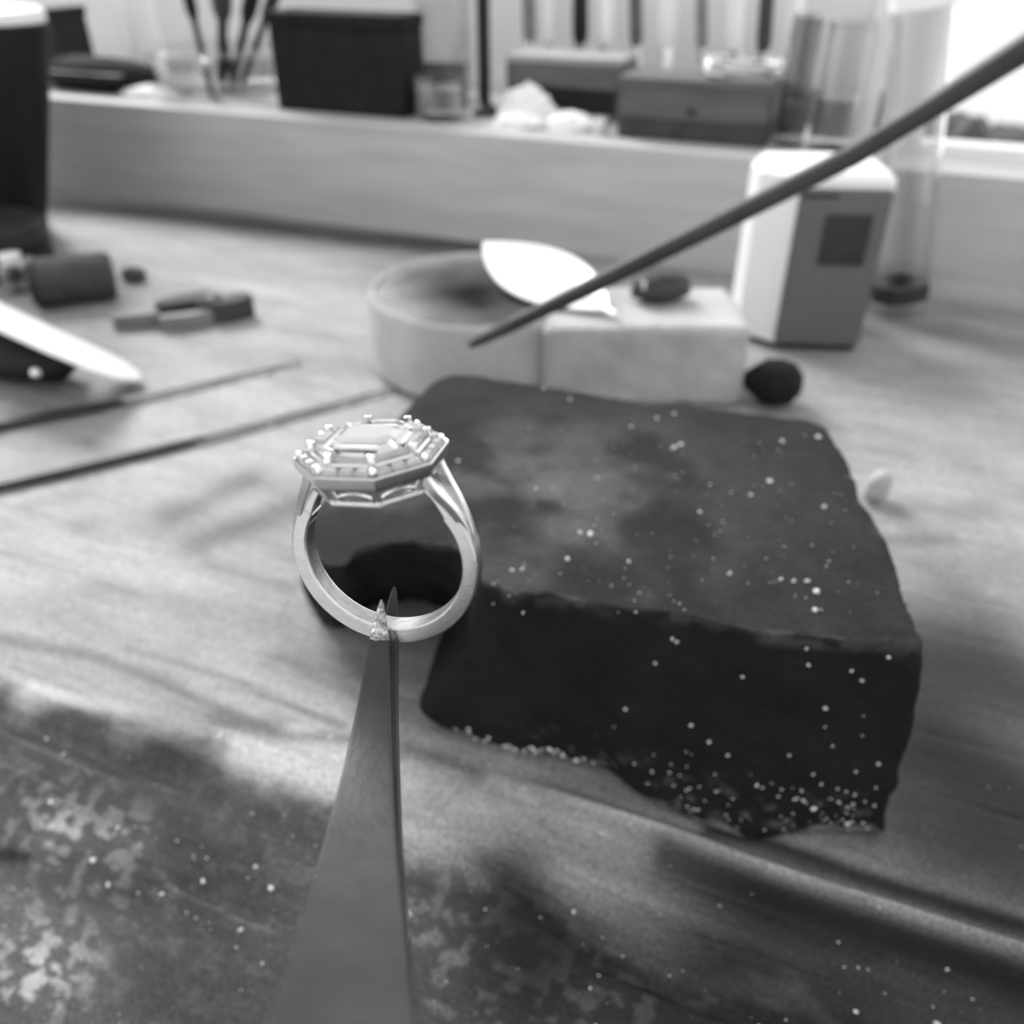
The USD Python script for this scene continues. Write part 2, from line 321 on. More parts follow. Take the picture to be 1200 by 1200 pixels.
for _ in range(160):
    s, t = rng.uniform(-.18, .16), rng.uniform(.125, .30); pp.append([s, t]); sz.append(rng.uniform(.00008, .0002))
pp = np.array(pp); pz = bench_z(pp[:, 0], pp[:, 1])
bench.part('filing', chips(np.column_stack([pp, pz + .0001]), sz, 5), M['ash'], kind='stuff', label='pale filings and plaster chips scattered over the wood')

# ================================================================== THE DARK BLOCK
BZ = 0.055
pairs = [((1090, 757), (1043, 979)), ((1000, 752), (960, 987)), ((893, 738), (880, 985)), ((800, 722), (763, 950)), ((747, 716), (735, 934)), ((693, 708), (710, 909)),
         ((647, 700), (660, 902)), ((610, 694), (613, 887)), ((585, 691), (563, 873)), ((568, 688), (524, 854)), ((557, 668), (540, 770)), ((535, 645), (530, 716)),
         ((487, 638), (480, 706)), ((449, 640), (430, 712)), ((425, 652), (416, 726)), ((405, 668), (400, 737)), ((380, 668), (380, 733)), ((362, 652), (361, 714)), ((353, 628), (353, 690))]
tops = [G(x, y, BZ)[:2] for (x, y), _ in pairs]; bots = [G(x, y, 0)[:2] for _, (x, y) in pairs]
for (x, y), (bx, by) in (((372, 588), (357, 652)), ((420, 537), (388, 596)), ((470, 487), (433, 540)), ((508, 447), (484, 486)), ((530, 438), (523, 468))):
    tops.append(G(x, y, BZ)[:2]); bots.append(G(bx, by, 0)[:2])
for x, y in ((580, 442), (640, 451), (760, 471), (860, 480), (940, 488), (967, 497), (985, 522), (1004, 565), (1010, 585), (1020, 604), (1033, 625), (1060, 688)):
    q = G(x, y, BZ)[:2]; tops.append(q); bots.append(q + (np.array([.03, .19]) - q) * .01)
tops, bots = np.array(tops), np.array(bots)
# a bulge to the left low on the broken front end
lev = [0, .045, .18, .36, .62, .85, 1.0]
secs = []
for a in lev:
    q = bots * (1 - a) + tops * a
    q = q.copy()
    for i, amt in ((8, .3), (9, 1.0), (10, .8)):
        q[i] += np.array([-.0085, 0]) * amt * math.exp(-((a - .2) / .2) ** 2)
    if a == 0:
        for i, amt in ((3, .2), (4, .5), (5, .7), (6, 1), (7, 1.1), (8, 1.2), (9, 1.0)): q[i] += np.array([.003, .009]) * amt
    for i in range(19): q[i] += np.array([0, 1.0]) * .0012 * math.sin(i * 2.3 + a * 7)
    secs.append(np.column_stack([q, np.full(len(q), a * BZ)]))
n = len(tops); v = np.vstack(secs); f = []
for i in range(len(secs) - 1):
    for j in range(n):
        k = (j + 1) % n; f += [[i*n+j, i*n+k, (i+1)*n+k], [i*n+j, (i+1)*n+k, (i+1)*n+j]]
for i, flip in ((0, True), (len(secs) - 1, False)):
    pv, pf = trimesh.creation.triangulate_polygon(Polygon(secs[i][:, :2]), engine='earcut')
    near = np.array([np.argmin(np.hypot(*(secs[i][:, :2] - p).T)) for p in pv])
    f += [list(i * n + near[t][::-1] if flip else i * n + near[t]) for t in pf]
bm = trimesh.Trimesh(v, f); bm.fix_normals()
man = m3.Manifold(m3.Mesh(np.asarray(bm.vertices, np.float32), np.asarray(bm.faces, np.uint32)))
man = man.refine_to_length(.0016)
bm = tm(man)
for _ in range(2): trimesh.smoothing.filter_laplacian(bm, lamb=.5, iterations=2)
nv = bm.vertex_normals; vv = np.array(bm.vertices)
disp = (meshkit.fbm(vv * 130, 5, 8) - .5) * .0022 + (meshkit.fbm(vv * 35, 3, 9) - .5) * .0030
upness = np.clip(nv[:, 2], 0, 1)
disp *= (1 - .85 * smooth01((upness - .7) / .2))
vv = vv + nv * disp[:, None]
vv[:, 2] = np.maximum(vv[:, 2], .0002)
bs = np.ones(len(vv))
topf = smooth01((upness - .75) / .15)
ash = meshkit.fbm(vv * [55, 55, 55], 5, 61)
c0 = G(640, 575, BZ); dd = np.hypot((vv[:, 0] - c0[0]) / .042, (vv[:, 1] - c0[1]) / .036)
bs = bs + topf * (8.0 * np.exp(-dd ** 2) * smooth01((ash - .35) / .3))                        # a paler mottled patch on the top
bs = bs + topf * .8
bs = bs + (1 - topf) * 5.5 * smooth01((meshkit.fbm(vv * 420, 3, 63) - .60) / .06) * smooth01((.018 - vv[:, 2]) / .012) * smooth01((vv[:, 0] + .005) / .02)   # crusted foot of the front
rim = smooth01((vv[:, 2] - .0515) / .002) * (1 - smooth01((upness - .93) / .05)) * (vv[:, 1] < .19)
bs = bs + rim * 3.0 * smooth01((meshkit.fbm(vv * 160, 3, 65) - .45) / .1)  # edge highlight painted along the block's front top edge
foot = smooth01((.004 - vv[:, 2]) / .002) * (vv[:, 1] < .19)
bs = bs + foot * 18.0 * smooth01((meshkit.fbm(vv * 200, 3, 66) - .48) / .08)
BC = np.array([.03, .19, 0])
block = Thing('soldering_block', 'broad blackened brick with a broken left end standing on the bench behind the ring', 'block', BC)
block.part('body', trimesh.Trimesh(vv, bm.faces, process=False), M['block'], local=False, stain_shade=bs)
bpx = [(917, 517, .0009), (959, 512, .0009), (966, 594, .0009), (902, 564, .0008), (855, 672, .0007), (946, 681, .0008), (957, 693, .0009), (955, 715, .0008), (915, 679, .0007), (930, 681, .0006), (692, 626, .0010), (680, 624, .0007),
       (790, 525, .0011), (798, 521, .0008), (790, 485, .0007), (770, 490, .0007), (668, 468, .0007), (637, 455, .0006), (740, 500, .0006), (628, 573, .0006), (537, 540, .0006), (737, 658, .0006), (665, 655, .0007), (612, 667, .0007), (600, 668, .0006), (820, 600, .0006), (880, 580, .0006), (700, 560, .0005)]
pts = [G(x, y, BZ + .0002) for x, y, _ in bpx]; szs = [s * .75 for *_, s in bpx]
for _ in range(150):
    q = G(rng.uniform(560, 1040), rng.uniform(500, 720), BZ + .0001); pts.append(q); szs.append(rng.uniform(.00008, .00025))
tr = trimesh.Trimesh(vv, bm.faces, process=False)
fp = [(1041, 770, .0005), (947, 779, .0006), (1010, 797, .0005), (967, 830, .0006), (998, 786, .0005), (870, 793, .0005), (788, 748, .0007), (793, 752, .0005), (733, 831, .0005), (720, 852, .0004), (768, 777, .0005), (810, 850, .0006), (831, 869, .0006), (853, 885, .0005), (945, 760, .0005),
      (640, 885, .0006), (660, 883, .0006), (887, 920, .0006), (953, 947, .0008), (993, 965, .0008), (1029, 895, .0005), (925, 885, .0005)]
for _ in range(110): fp.append((rng.uniform(740, 1030), 975 - abs(rng.normal(0, 48)), rng.uniform(.0002, .0005)))
edge_px = [(532, 857), (560, 869), (590, 879), (612, 884), (640, 882), (665, 891), (700, 903), (722, 920), (738, 934)]
for k in range(90):
    u_ = rng.uniform(0, len(edge_px) - 1.001); a_, b_ = edge_px[int(u_)], edge_px[int(u_) + 1]; w_ = u_ - int(u_)
    fp.append((a_[0] * (1 - w_) + b_[0] * w_, a_[1] * (1 - w_) + b_[1] * w_ - abs(rng.normal(0, 4)), rng.uniform(.0003, .0007)))
org = np.repeat(CAM[None], len(fp), 0); dirs = np.array([ray(x, y) / np.linalg.norm(ray(x, y)) for x, y, _ in fp])
loc, ri, _ = tr.ray.intersects_location(org, dirs, multiple_hits=False)
for p, i in zip(loc, ri): pts.append(p); szs.append(fp[i][2] * .8)
block.part('ash_speck', chips(pts, szs, 6, .8), M['ash'], local=False, kind='stuff', label='pale specks of ash and plaster stuck on the brick')

# ================================================================== THE RING
RM = Rotation.from_euler('ZXY', [-0.2211, -0.1271, -0.0949]).as_matrix(); RC = np.array([-0.0139, 0.0768, 0.1126])
ring = Thing('diamond_ring', 'silver octagonal cluster ring with pale stones held upright in the tweezer tips', 'ring', RC, rot=RM)
RI, RO, BW = .0090, .0107, .0026
def arc_band(a0, a1, ri0, ro0, w0, n=90):
    secs = []
    for a in np.linspace(a0, a1, n):
        c, s = math.cos(a), math.sin(a); b = .00018; w = w0(a) / 2; ri = ri0(a); ro = ro0(a)
        prof = [(ri, -w + b), (ri + b, -w), (ro - b, -w), (ro, -w + b), (ro, w - b), (ro - b, w), (ri + b, w), (ri, w - b)]
        secs.append(np.array([[r * c, y, r * s] for r, y in prof]))
    return loft(secs)
ring.part('band', arc_band(math.radians(-214), math.radians(34), lambda a: RI, lambda a: RO - .0002 * math.sin(a), lambda a: BW), M['silver_satin'], smooth=30)
ring.part('inner_face', arc_band(math.radians(-205), math.radians(28), lambda a: RI - .00004, lambda a: RI + .0002, lambda a: BW - .0003), M['silver_inner'], smooth=30, label='inner face of the band with a dark reflection put into its colour')
def blade(pts, w, th, mat_, name):
    """a bar of rectangular section along a path; w across the finger axis (y), th in the ring's plane."""
    p = np.asarray(pts, float); p = np.array([np.interp(np.linspace(0, len(p) - 1, 5 * len(p)), np.arange(len(p)), p[:, k]) for k in range(3)]).T
    for _ in range(4): p[1:-1] = (p[:-2] + 2 * p[1:-1] + p[2:]) / 4
    t = np.gradient(p, axis=0); t /= np.linalg.norm(t, axis=1, keepdims=True)
    ws = np.interp(np.linspace(0, 1, len(p)), np.linspace(0, 1, len(np.atleast_1d(w))), np.atleast_1d(w)); hs = np.interp(np.linspace(0, 1, len(p)), np.linspace(0, 1, len(np.atleast_1d(th))), np.atleast_1d(th))
    secs = []
    for q, d, a, h in zip(p, t, ws, hs):
        nrm = np.cross(d, [0, 1, 0]); nrm /= np.linalg.norm(nrm); y = np.cross(nrm, d); a, h = a / 2, h / 2; b = min(a, h) * .25
        secs.append(np.array([q + y * i + nrm * j for i, j in ((-a, -h + b), (-a + b, -h), (a - b, -h), (a, -h + b), (a, h - b), (a - b, h), (-a + b, h), (-a, h - b))]))
    ring.part(name, loft(secs), mat_, smooth=30)
ZR, ZP = .0086, .0111
for sx in (-1, 1):
    # lower arm: keeps on round the finger and meets the gallery rail; outer arms: a split shank that sweeps up to the head
    blade([(sx * .0083, 0, .0053), (sx * .0076, 0, .0066), (sx * .0068, 0, .0078), (sx * .0058, 0, .0087)], [.0024, .0022], [.0016, .0009], M['silver_satin'], 'shoulder')
    for sy in (-1, 1):
        blade([(sx * .0098, sy * .0004, -.0008), (sx * .0099, sy * .0004, .0022), (sx * .0096, sy * .0006, .0042), (sx * .0085, sy * .0012, .0066), (sx * .0072, sy * .0020, .0086), (sx * .0064, sy * .0023, .0103), (sx * .0061, sy * .0025, .0114)], [.0010, .0009], [.0010, .0010], M['silver'], 'split_shoulder')
def octagon(r, z, off=22.5): return np.array([[r * math.cos(math.radians(off + 45 * k)), r * math.sin(math.radians(off + 45 * k)), z] for k in range(8)])
def oct_ring(prof):
    """(radius, z) profile swept round the eight sides."""
    n = len(prof); v = np.vstack([octagon(r, z) for r, z in prof]); f = []
    for i in range(n):
        for j in range(8):
            k, i2 = (j + 1) % 8, (i + 1) % n; f += [[i*8+j, i*8+k, i2*8+k], [i*8+j, i2*8+k, i2*8+j]]
    m = trimesh.Trimesh(v, f); m.fix_normals(); return m
rail = ring.part('gallery_rail', oct_ring([(.0050, ZR), (.0063, ZR - .0001), (.0066, ZR + .0002), (.0066, ZR + .0006), (.0050, ZR + .0007)]), M['silver'], smooth=25)
for k in range(8):
    a = math.radians(22.5 + 45 * k); c, s = math.cos(a), math.sin(a)
    p0 = np.array([.0060 * c, .0060 * s, ZR + .0004]); p1 = np.array([.0070 * c, .0070 * s, ZP + .0003]); tn = np.array([-s, c, 0]); rd = np.array([c, s, 0])
    secs = [np.array([p + tn * i + rd * j for i, j in ((-w, -.0004), (w, -.0004), (w, .0004), (-w, .0004))]) for p, w in ((p0, .0005), (p0 * .5 + p1 * .5, .00045), (p1, .0009))]
    ring.part('gallery_strut', loft(secs), M['silver'], smooth=25, parent=rail)
for k in range(8):                                                         # little bowed wires between the struts
    a0, a1 = math.radians(22.5 + 45 * k), math.radians(67.5 + 45 * k)
    e0, e1 = np.array([.0061 * math.cos(a0), .0061 * math.sin(a0), 0]), np.array([.0061 * math.cos(a1), .0061 * math.sin(a1), 0])
    pth = [e0 + (e1 - e0) * q + np.array([0, 0, ZR + .0007 + .0006 * math.sin(PI * q)]) for q in np.linspace(0, 1, 11)]
    ring.part('gallery_wire', tube(pth, .00022, 6), M['silver_bright'], parent=rail)
halo = ring.part('halo_frame', oct_ring([(.0066, ZP - .0003), (.0077, ZP - .0003), (.0080, ZP + .0002), (.0082, ZP + .0012), (.0081, ZP + .0014), (.0079, ZP + .0013), (.0080, ZP + .0008), (.0050, ZP + .0008), (.0046, ZP)]), M['silver_satin'], smooth=20)
def trapezoid_stone(a_mid, r0, r1, h0, h1, z0, z1, step=.72):
    """a baguette: its table is stepped in from the girdle."""
    c, s = math.cos(a_mid), math.sin(a_mid); rd, tn = np.array([c, s, 0]), np.array([-s, c, 0]); rm = (r0 + r1) / 2
    def quad(k, z): return np.array([rd * (rm + (r - rm) * k) + tn * h * k + [0, 0, z] for r, h in ((r0, -h0), (r1, -h1), (r1, h1), (r0, h0))])
    return loft([quad(.55, z0), quad(1, z0 + (z1 - z0) * .5), quad(.97, z0 + (z1 - z0) * .62), quad(step, z1)])
t8 = math.tan(math.radians(22.5)); c8 = math.cos(math.radians(22.5))
for k in range(8):                                                         # outer row: three baguettes to a side
    am = math.radians(45 + 45 * k); ap0, ap1 = .0066 * c8, .0080 * c8
    for j in (-1, 0, 1):
        wd = ap0 * t8 * .55; cx = j * ap0 * t8 * .66
        m = trapezoid_stone(0, ap0 + .00005, ap1 - .0002, wd / 2, wd / 2 * 1.12, ZP + .0009, ZP + .0019)
        m.apply_translation([0, cx, 0]); m = turned(m, (0, 0, 1), 45 + 45 * k); ring.part('halo_stone', m, M['stone'], smooth=False, parent=halo)
    ring.part('bead', moved(trimesh.creation.icosphere(2, .00038), [.0074 * math.cos(am + PI / 8), .0074 * math.sin(am + PI / 8), ZP + .0018]), M['silver_bright'], parent=halo)
inner = ring.part('inner_frame', oct_ring([(.0061, ZP + .0007), (.0064, ZP + .0018), (.0062, ZP + .0021), (.0060, ZP + .0020), (.0044, ZP + .0014), (.0044, ZP + .0007)]), M['silver'], smooth=20)
for k in range(8):                                                         # inner row: one long step-cut stone to a side
    m = trapezoid_stone(0, .0046 * c8, .0059 * c8, .0046 * c8 * t8 * .9, .0059 * c8 * t8 * .9, ZP + .0015, ZP + .0028, .7)
    ring.part('inner_stone', turned(m, (0, 0, 1), 45 + 45 * k), M['stone'], smooth=False, parent=inner)
    a = math.radians(22.5 + 45 * k); q = np.array([.0060 * math.cos(a), .0060 * math.sin(a), 0])
    ring.part('prong', turned(rbox(q[0] - .0004, q[0] + .0004, q[1] - .0003, q[1] + .0003, ZP + .0012, ZP + .0031, .00015), (0, 0, 1), 0), M['silver_bright'], parent=inner)
def oct_stone(rx, ry, levels):
    def o(k): return np.array([[x * rx * k, y * ry * k] for x, y in ((1, .45), (.6, 1), (-.6, 1), (-1, .45), (-1, -.45), (-.6, -1), (.6, -1), (1, -.45))])
    return loft([np.column_stack([o(k), np.full(8, z)]) for k, z in levels])
bezel = ring.part('bezel', oct_stone(.0041, .0033, [(.8, ZP + .0012), (1.0, ZP + .0024), (1.03, ZP + .0027), (.97, ZP + .0029)]), M['silver'], smooth=20)
ring.part('centre_stone', oct_stone(.0038, .0030, [(.5, ZP + .0014), (1.0, ZP + .0024), (.99, ZP + .0027), (.86, ZP + .0031), (.66, ZP + .0034)]), M['stone_milky'], smooth=False, label='large step-cut centre stone', parent=bezel)
for sx in (-1, 1):
    for sy in (-1, 1):
        ring.part('claw', tube([(sx * .0036, sy * .0028, ZP + .0014), (sx * .0036, sy * .0027, ZP + .0027), (sx * .0031, sy * .0023, ZP + .0032)], [.0004, .00038, .0003], 8), M['silver_bright'], parent=bezel)

# ================================================================== THE TWEEZERS
pin = RM @ np.array([0, -BW / 2, -.0099]) + RC
D0 = float((pin - CAM) @ FW) - .0009
def arm_depth(y): return float(np.interp(y, [690, 780, 850, 900, 1000, 1100, 1200, 1300, 1500], [0, .0002, -.003, -.007, -.018, -.031, -.043, -.050, -.056])) + D0
near_edges = [(703, 446, 448), (708, 444, 449), (720, 440.5, 452), (735, 437, 454), (750, 433.5, 456), (775, 429, 457), (800, 424, 457.5), (850, 414, 458.5), (900, 402.5, 460), (950, 390, 462), (1000, 376, 465), (1050, 362, 469), (1100, 347, 474), (1150, 332, 479), (1200, 317, 485), (1300, 290, 496), (1400, 280, 505), (1500, 290, 505)]
far_edges = [(688, 461, 463), (694, 458, 465), (704, 455, 466), (720, 452, 467), (740, 448, 467), (775, 440, 467), (800, 437, 467), (850, 428, 467), (900, 418, 468.5), (950, 405, 470), (1000, 390, 472), (1050, 375, 475), (1100, 358, 479), (1150, 342, 483), (1200, 326, 488), (1300, 298, 496), (1400, 285, 503), (1500, 292, 503)]
def arm_mesh(edges, gap, th):
    secs = []
    for y, xl, xr in edges:
        d = arm_depth(y) + gap(y); h = th(y) / 2
        a, b = D(xl, y, d), D(xr, y, d); w = np.linalg.norm(b - a); nn = FW; ax = (b - a) / w; bv = min(.0003, w * .3, h * .6)
        mid = (a + b) / 2; w /= 2
        secs.append(np.array([mid + ax * i + nn * j for i, j in ((-w, -h + bv), (-w + bv, -h), (w - bv, -h), (w, -h + bv), (w, h - bv), (w - bv, h), (-w + bv, h), (-w, h - bv))]))
    return secs
tw = Thing('tweezers', 'dark steel fine-pointed tweezers rising from the front and gripping the ring band', 'tweezers', D(400, 1500, D0 - .056))
near = arm_mesh(near_edges, lambda y: 0.0, lambda y: float(np.interp(y, [700, 760, 1000], [.0006, .0010, .0013])))
arm = tw.part('arm', loft(near[4:]), M['steel'], smooth=30, local=False)
rag = near[4].copy(); rag[:, 2] += np.array([0, .0003, -.0009, -.0012, -.0012, -.0009, .0003, 0]) * .8; rag += (near[4] - near[4].mean(0)) * .03
tw.part('tip', loft([*near[:4], rag]), M['steel_tip'], smooth=30, local=False, label='bright scarred tip in front of the band', parent=arm)
gapf = lambda y: float(np.interp(y, [688, 740, 900, 1200, 1400, 1500], [.0042, .0042, .0046, .0042, .0022, .0016]))
far = arm_mesh(far_edges, gapf, lambda y: float(np.interp(y, [690, 760, 1000], [.0006, .0010, .0013])))
arm = tw.part('arm', loft(far[4:]), M['dark_steel'], smooth=30, local=False)
tw.part('tip', loft(far[:5]), M['dark_steel'], smooth=30, local=False, label='darker tip behind the band', parent=arm)
ja, jb = D(296, 1500, D0 - .056 - .001), D(500, 1500, D0 - .056 + .003)
q0, q1 = near[-1].mean(0), far[-1].mean(0); wv = (near[-1][3] - near[-1][0]) * .5
tw.part('joint', trimesh.convex.convex_hull(np.vstack([near[-1], far[-1], near[-1] - UP * .006 + 0, far[-1] - UP * .006])), M['steel'], smooth=30, local=False)

# ================================================================== THINGS ON THE BENCH
# round fire-clay dish and pale brick behind the dark block
HD = .036
c0 = G(565, 335, HD); c0[2] = 0
RD = .5 * np.linalg.norm(G(430, 340, HD) - G(700, 340, HD))
dish = Thing('soldering_pan', 'round pale fire-clay soldering pan with a scorched hollow top behind the block', 'pan', c0)
dish.part('body', lathe([(0, 0), (RD - .003, 0), (RD, .003), (RD, HD - .003), (RD - .002, HD), (RD - .0025, HD), (RD - .003, HD - .0004), (RD - .0035, HD - .003), (0, HD - .003)], 64), M['plaster'])
rr = np.linspace(0, RD - .0036, 26); aa = np.linspace(0, 2 * PI, 60, endpoint=False)
bedv = [[r * math.cos(a), r * math.sin(a), HD - .0026 + .003 * meshkit.fbm(np.array([[r * math.cos(a) * 90, r * math.sin(a) * 90, 2.]]), 4, 4)[0]] for r in rr for a in aa]
bedf = []
for i in range(len(rr) - 1):
    for j in range(60):
        k = (j + 1) % 60; bedf += [[i*60+j, (i+1)*60+j, (i+1)*60+k], [i*60+j, (i+1)*60+k, i*60+k]]
bedv = np.array(bedv); sc = np.ones(len(bedv))
for (x, y, r_, mu) in ((545, 340, .021, .04), (522, 318, .024, .30), (560, 352, .022, .25), (590, 372, .024, .30), (600, 310, .03, .3), (475, 325, .010, .6), (480, 345, .012, .7), (660, 345, .02, .5), (500, 375, .012, .6)):
    q = G(x, y, HD) - c0; sc *= 1 + (mu - 1) * np.exp(-((bedv[:, 0] - q[0]) ** 2 + (bedv[:, 1] - q[1]) ** 2) / r_ ** 2)
dish.part('clay_bed', (bedv, np.array(bedf)), M['scorched'], stain_shade=sc)

q0 = G(868, 477)
HB = min(np.arange(.02, .08, .0005), key=lambda h: abs((600 - FPX * (((q0 + EZ * h) - CAM) @ UP) / (((q0 + EZ * h) - CAM) @ FW)) - 384))
br = q0 + EZ * HB; bl = G(636, 384, HB)
ax = (br - bl) / np.linalg.norm(br - bl); ang = math.degrees(math.atan2(ax[1], ax[0])); LB = np.linalg.norm(br - bl)
brick = Thing('fire_brick', 'pale rectangular fire brick beside the round pan, behind the dark block', 'brick', [bl[0], bl[1], 0], ang)
bmesh = tm(m3.Manifold(m3.Mesh(np.asarray(rbox(0, LB, 0, .050, 0.0, HB, .0035).vertices, np.float32), np.asarray(rbox(0, LB, 0, .050, 0.0, HB, .0035).faces, np.uint32))).refine_to_length(.003))
bv_ = np.array(bmesh.vertices); bv_ += bmesh.vertex_normals * ((meshkit.fbm(bv_ * 150 + 7, 4, 17) - .5) * .002)[:, None]; bv_[:, 2] = np.maximum(bv_[:, 2], .0001)
brick.part('body', trimesh.Trimesh(bv_, bmesh.faces), M['plaster'], smooth=True)

# leaf-shaped polished reflector lying tilted on the pan, its shine painted white
def leaf(pa, pb, width, normal, dish_, n=28, m=11, th=.0012):
    pa, pb = np.asarray(pa), np.asarray(pb); ax = pb - pa; L = np.linalg.norm(ax); ax /= L; nn = np.asarray(normal, float); nn -= ax * (nn @ ax); nn /= np.linalg.norm(nn); sd = np.cross(nn, ax)
    v = []
    for side in (0, 1):
        for i in range(n):
            q = i / (n - 1); w = width / 2 * max(.02, math.sin(PI * q) ** .8)
            for j in range(m):
                e = 2 * j / (m - 1) - 1; v.append(pa + ax * L * q + sd * w * e + nn * (-dish_ * (1 - e * e) * math.sin(PI * q) + th * side))
    f = []
    for side in (0, 1):
        o = side * n * m
        for i in range(n - 1):
            for j in range(m - 1):
                a, b, c, d = o+i*m+j, o+(i+1)*m+j, o+(i+1)*m+j+1, o+i*m+j+1; f += [[a, b, c], [a, c, d]] if side else [[a, c, b], [a, d, c]]
    o = n * m
    edge = [i*m for i in range(n)] + [(n-1)*m + j for j in range(1, m)] + [i*m + m-1 for i in range(n-2, -1, -1)] + list(range(m-2, 0, -1))
    for a, b in zip(edge, edge[1:] + edge[:1]): f += [[a, b, o+b], [a, o+b, o+a]]
    t = trimesh.Trimesh(np.array(v), f); t.fix_normals(); return t
tc = st(G(640, 330, HD))[1]
scoop = Thing('scoop', 'leaf-shaped polished scoop with its bright shine painted white, lying tilted on the round pan', 'scoop', G(640, 345, HD))
lf = leaf(T(567, 286, tc + .004), T(712, 364, tc - .030), .036, -FW * .5 + EZ * .8, .004)
scoop.part('bowl', lf, M['white'], smooth=40, local=False)
scoop.part('stem', tube([T(708, 361, tc - .029), T(716, 366, tc - .032), T(722, 369, tc - .034)], [.0012, .0016, .0014], 10), M['white'], local=False)

t = Thing('charcoal_lump', 'dark charcoal lump lying on the pale brick behind the stick', 'charcoal', G(772, 352, HB), 10)
t.part('body', moved(lump((.0135, .008, .0065), 77, 3, .3), [0, 0, .0062]), M['charcoal'])
t.part('ash_crust', moved(lump((.0012, .0012, .003), 78, 2, .3), [-.009, -.005, .0082]), M['ash'])
# long stick that leans on the brick's edge, held from beyond the frame
kn = [(550, 405, .0013, .325), (562, 399, .0020, .324), (600, 381, .0026, .321), (700, 332, .0032, .314), (850, 258, .0035, .303), (1000, 182, .0036, .290), (1100, 121, .0038, .278), (1200, 58, .0042, .262), (1320, -18, .0044, .245)]
pick = Thing('soldering_stick', 'long thin dark stick slanting down from upper right to a point over the pan', 'stick', D(550, 405, .325))
P = [D(x, y, d) for x, y, r, d in kn]
pick.part('point', tube(P[:3], [k[2] for k in kn[:3]]), M['charcoal'], local=False, label='burnt pointed end')
pick.part('shaft', tube(P[2:], [k[2] for k in kn[2:]]), M['stick'], local=False)

# two needle files on the left
def file_(label, a, b, c, rh, rs, grp=None):
    A, B, C = G(*a), G(*b), G(*c)
    A[2] = B[2] = rh * .55; C[2] = rs * .6
    t = Thing('needle_file', label, 'file', (A + B) / 2 * [1, 1, 0], group='needle files lying on the bench')
    L = np.linalg.norm(B - A); d = (B - A) / L
    m = tube([A, A + d * .003, A + d * L * .5, B - d * .012, B - d * .003, B], [rh * .6, rh, rh, rh * .95, rh * .7, rs], 14); m.vertices[:, 2] = rh * .55 + (m.vertices[:, 2] - rh * .55) * .55
    m.vertices[:, 2] -= m.vertices[:, 2].min() - .0002
    t.part('handle', m, M['dark_steel'], local=False)
    m = tube([B - d * .002, B + (C - B) * .5, C], [rs, rs * .9, rs * .5], 8); m.vertices[:, 2] -= m.vertices[:, 2].min() - .0002
    t.part('shaft', m, M['file_grey'], local=False)
file_('needle file with dark handle lying on the bench nearest the ring', (-60, 588), (245, 516), (478, 453), .0026, .0015)
file_('needle file with dark handle lying further left behind the other file', (-60, 514), (150, 474), (352, 425), .0030, .0014)

# spatula, its steel shine painted white, over a dark tool handle, far left
base = G(60, 470)
han = Thing('tool_handle', 'black tool handle lying at left edge under the bright spatula', 'handle', G(20, 440))
A, B = G(-90, 420), G(92, 452)
m = tube([A, A + (B - A) * .3, A + (B - A) * .7, A + (B - A) * .93, B], [.009, .0135, .0135, .011, .004], 20); m.vertices[:, 2] = (m.vertices[:, 2]) * .75; m.vertices[:, 2] -= m.vertices[:, 2].min() - .0002
han.part('grip', m, M['black'], local=False)
q = G(42, 437, .019); han.part('rivet', moved(trimesh.creation.icosphere(2, .0022), q), M['silver_bright'], local=False)
spt = Thing('spatula', 'spatula blade at the left edge with its bright shine painted white', 'spatula', G(80, 420))
pts = [(-70, 330, 30), (0, 372, 27), (60, 400, 26), (110, 421, 25), (140, 433, 20), (158, 440, 11), (165, 443, 3)]
secs = []
for i, (x, y, w) in enumerate(pts):
    z = float(np.interp(x, [-70, 60, 165], [.034, .026, .003])); a, b = G(x + w * .22, y - w * .5, z - .003 * w / 28), G(x - w * .22, y + w * .5, z + .005 * w / 28); k = EZ * .0006
    secs.append(np.array([a - k, b - k, b + k, a + k]))
spt.part('blade', loft(secs), M['white'], smooth=40, local=False)

# small dark things on the left of the bench
def onb(x, y): return G(x, y) * [1, 1, 0]
c0 = onb(96, 353); k = float((c0 - CAM) @ FW) / FPX
cork = Thing('dark_stub', 'short dark round stub lying on the bench beside the black jar', 'stub', c0, 20)
m = lathe([(0, 0), (.0118, 0), (.0128, .002), (.0124, .036), (.0112, .038), (0, .038)], 32); m = turned(m, (0, 1, 0), 90); m.apply_translation([-.019, 0, .0129]); m.vertices[:, 2] *= 1.0
cork.part('body', m, M['charcoal'])
cork.part('collar', moved(turned(lathe([(.0120, 0), (.0134, .0005), (.0134, .004), (.0120, .0045), (.0120, 0)], 32), (0, 1, 0), 90), [-.022, 0, .0135]), M['dark_steel'])
c0 = onb(158, 328); t = Thing('charcoal_crumb', 'small charcoal crumb on the bench right of the dark stub', 'crumb', c0); t.part('body', moved(lump((.007, .006, .004), 3), [0, 0, .0035]), M['charcoal'])
t = Thing('side_cutters', 'small dark side cutters lying flat beneath the back board shadow', 'cutters', onb(230, 372))
def flat_limb(pts, ws, z0, z1):
    p = np.array([G(x, y)[:2] for x, y in pts]); d = np.gradient(p, axis=0); d /= np.linalg.norm(d, axis=1, keepdims=True); nn = np.column_stack([-d[:, 1], d[:, 0]]); w = np.asarray(ws)[:, None]
    return prism(np.vstack([p + nn * w, (p - nn * w)[::-1]]), z0, z1)
t.part('jaw', flat_limb([(188, 379), (215, 373), (240, 369), (252, 365)], [.003, .006, .007, .004], .0005, .011), M['charcoal'], local=False)
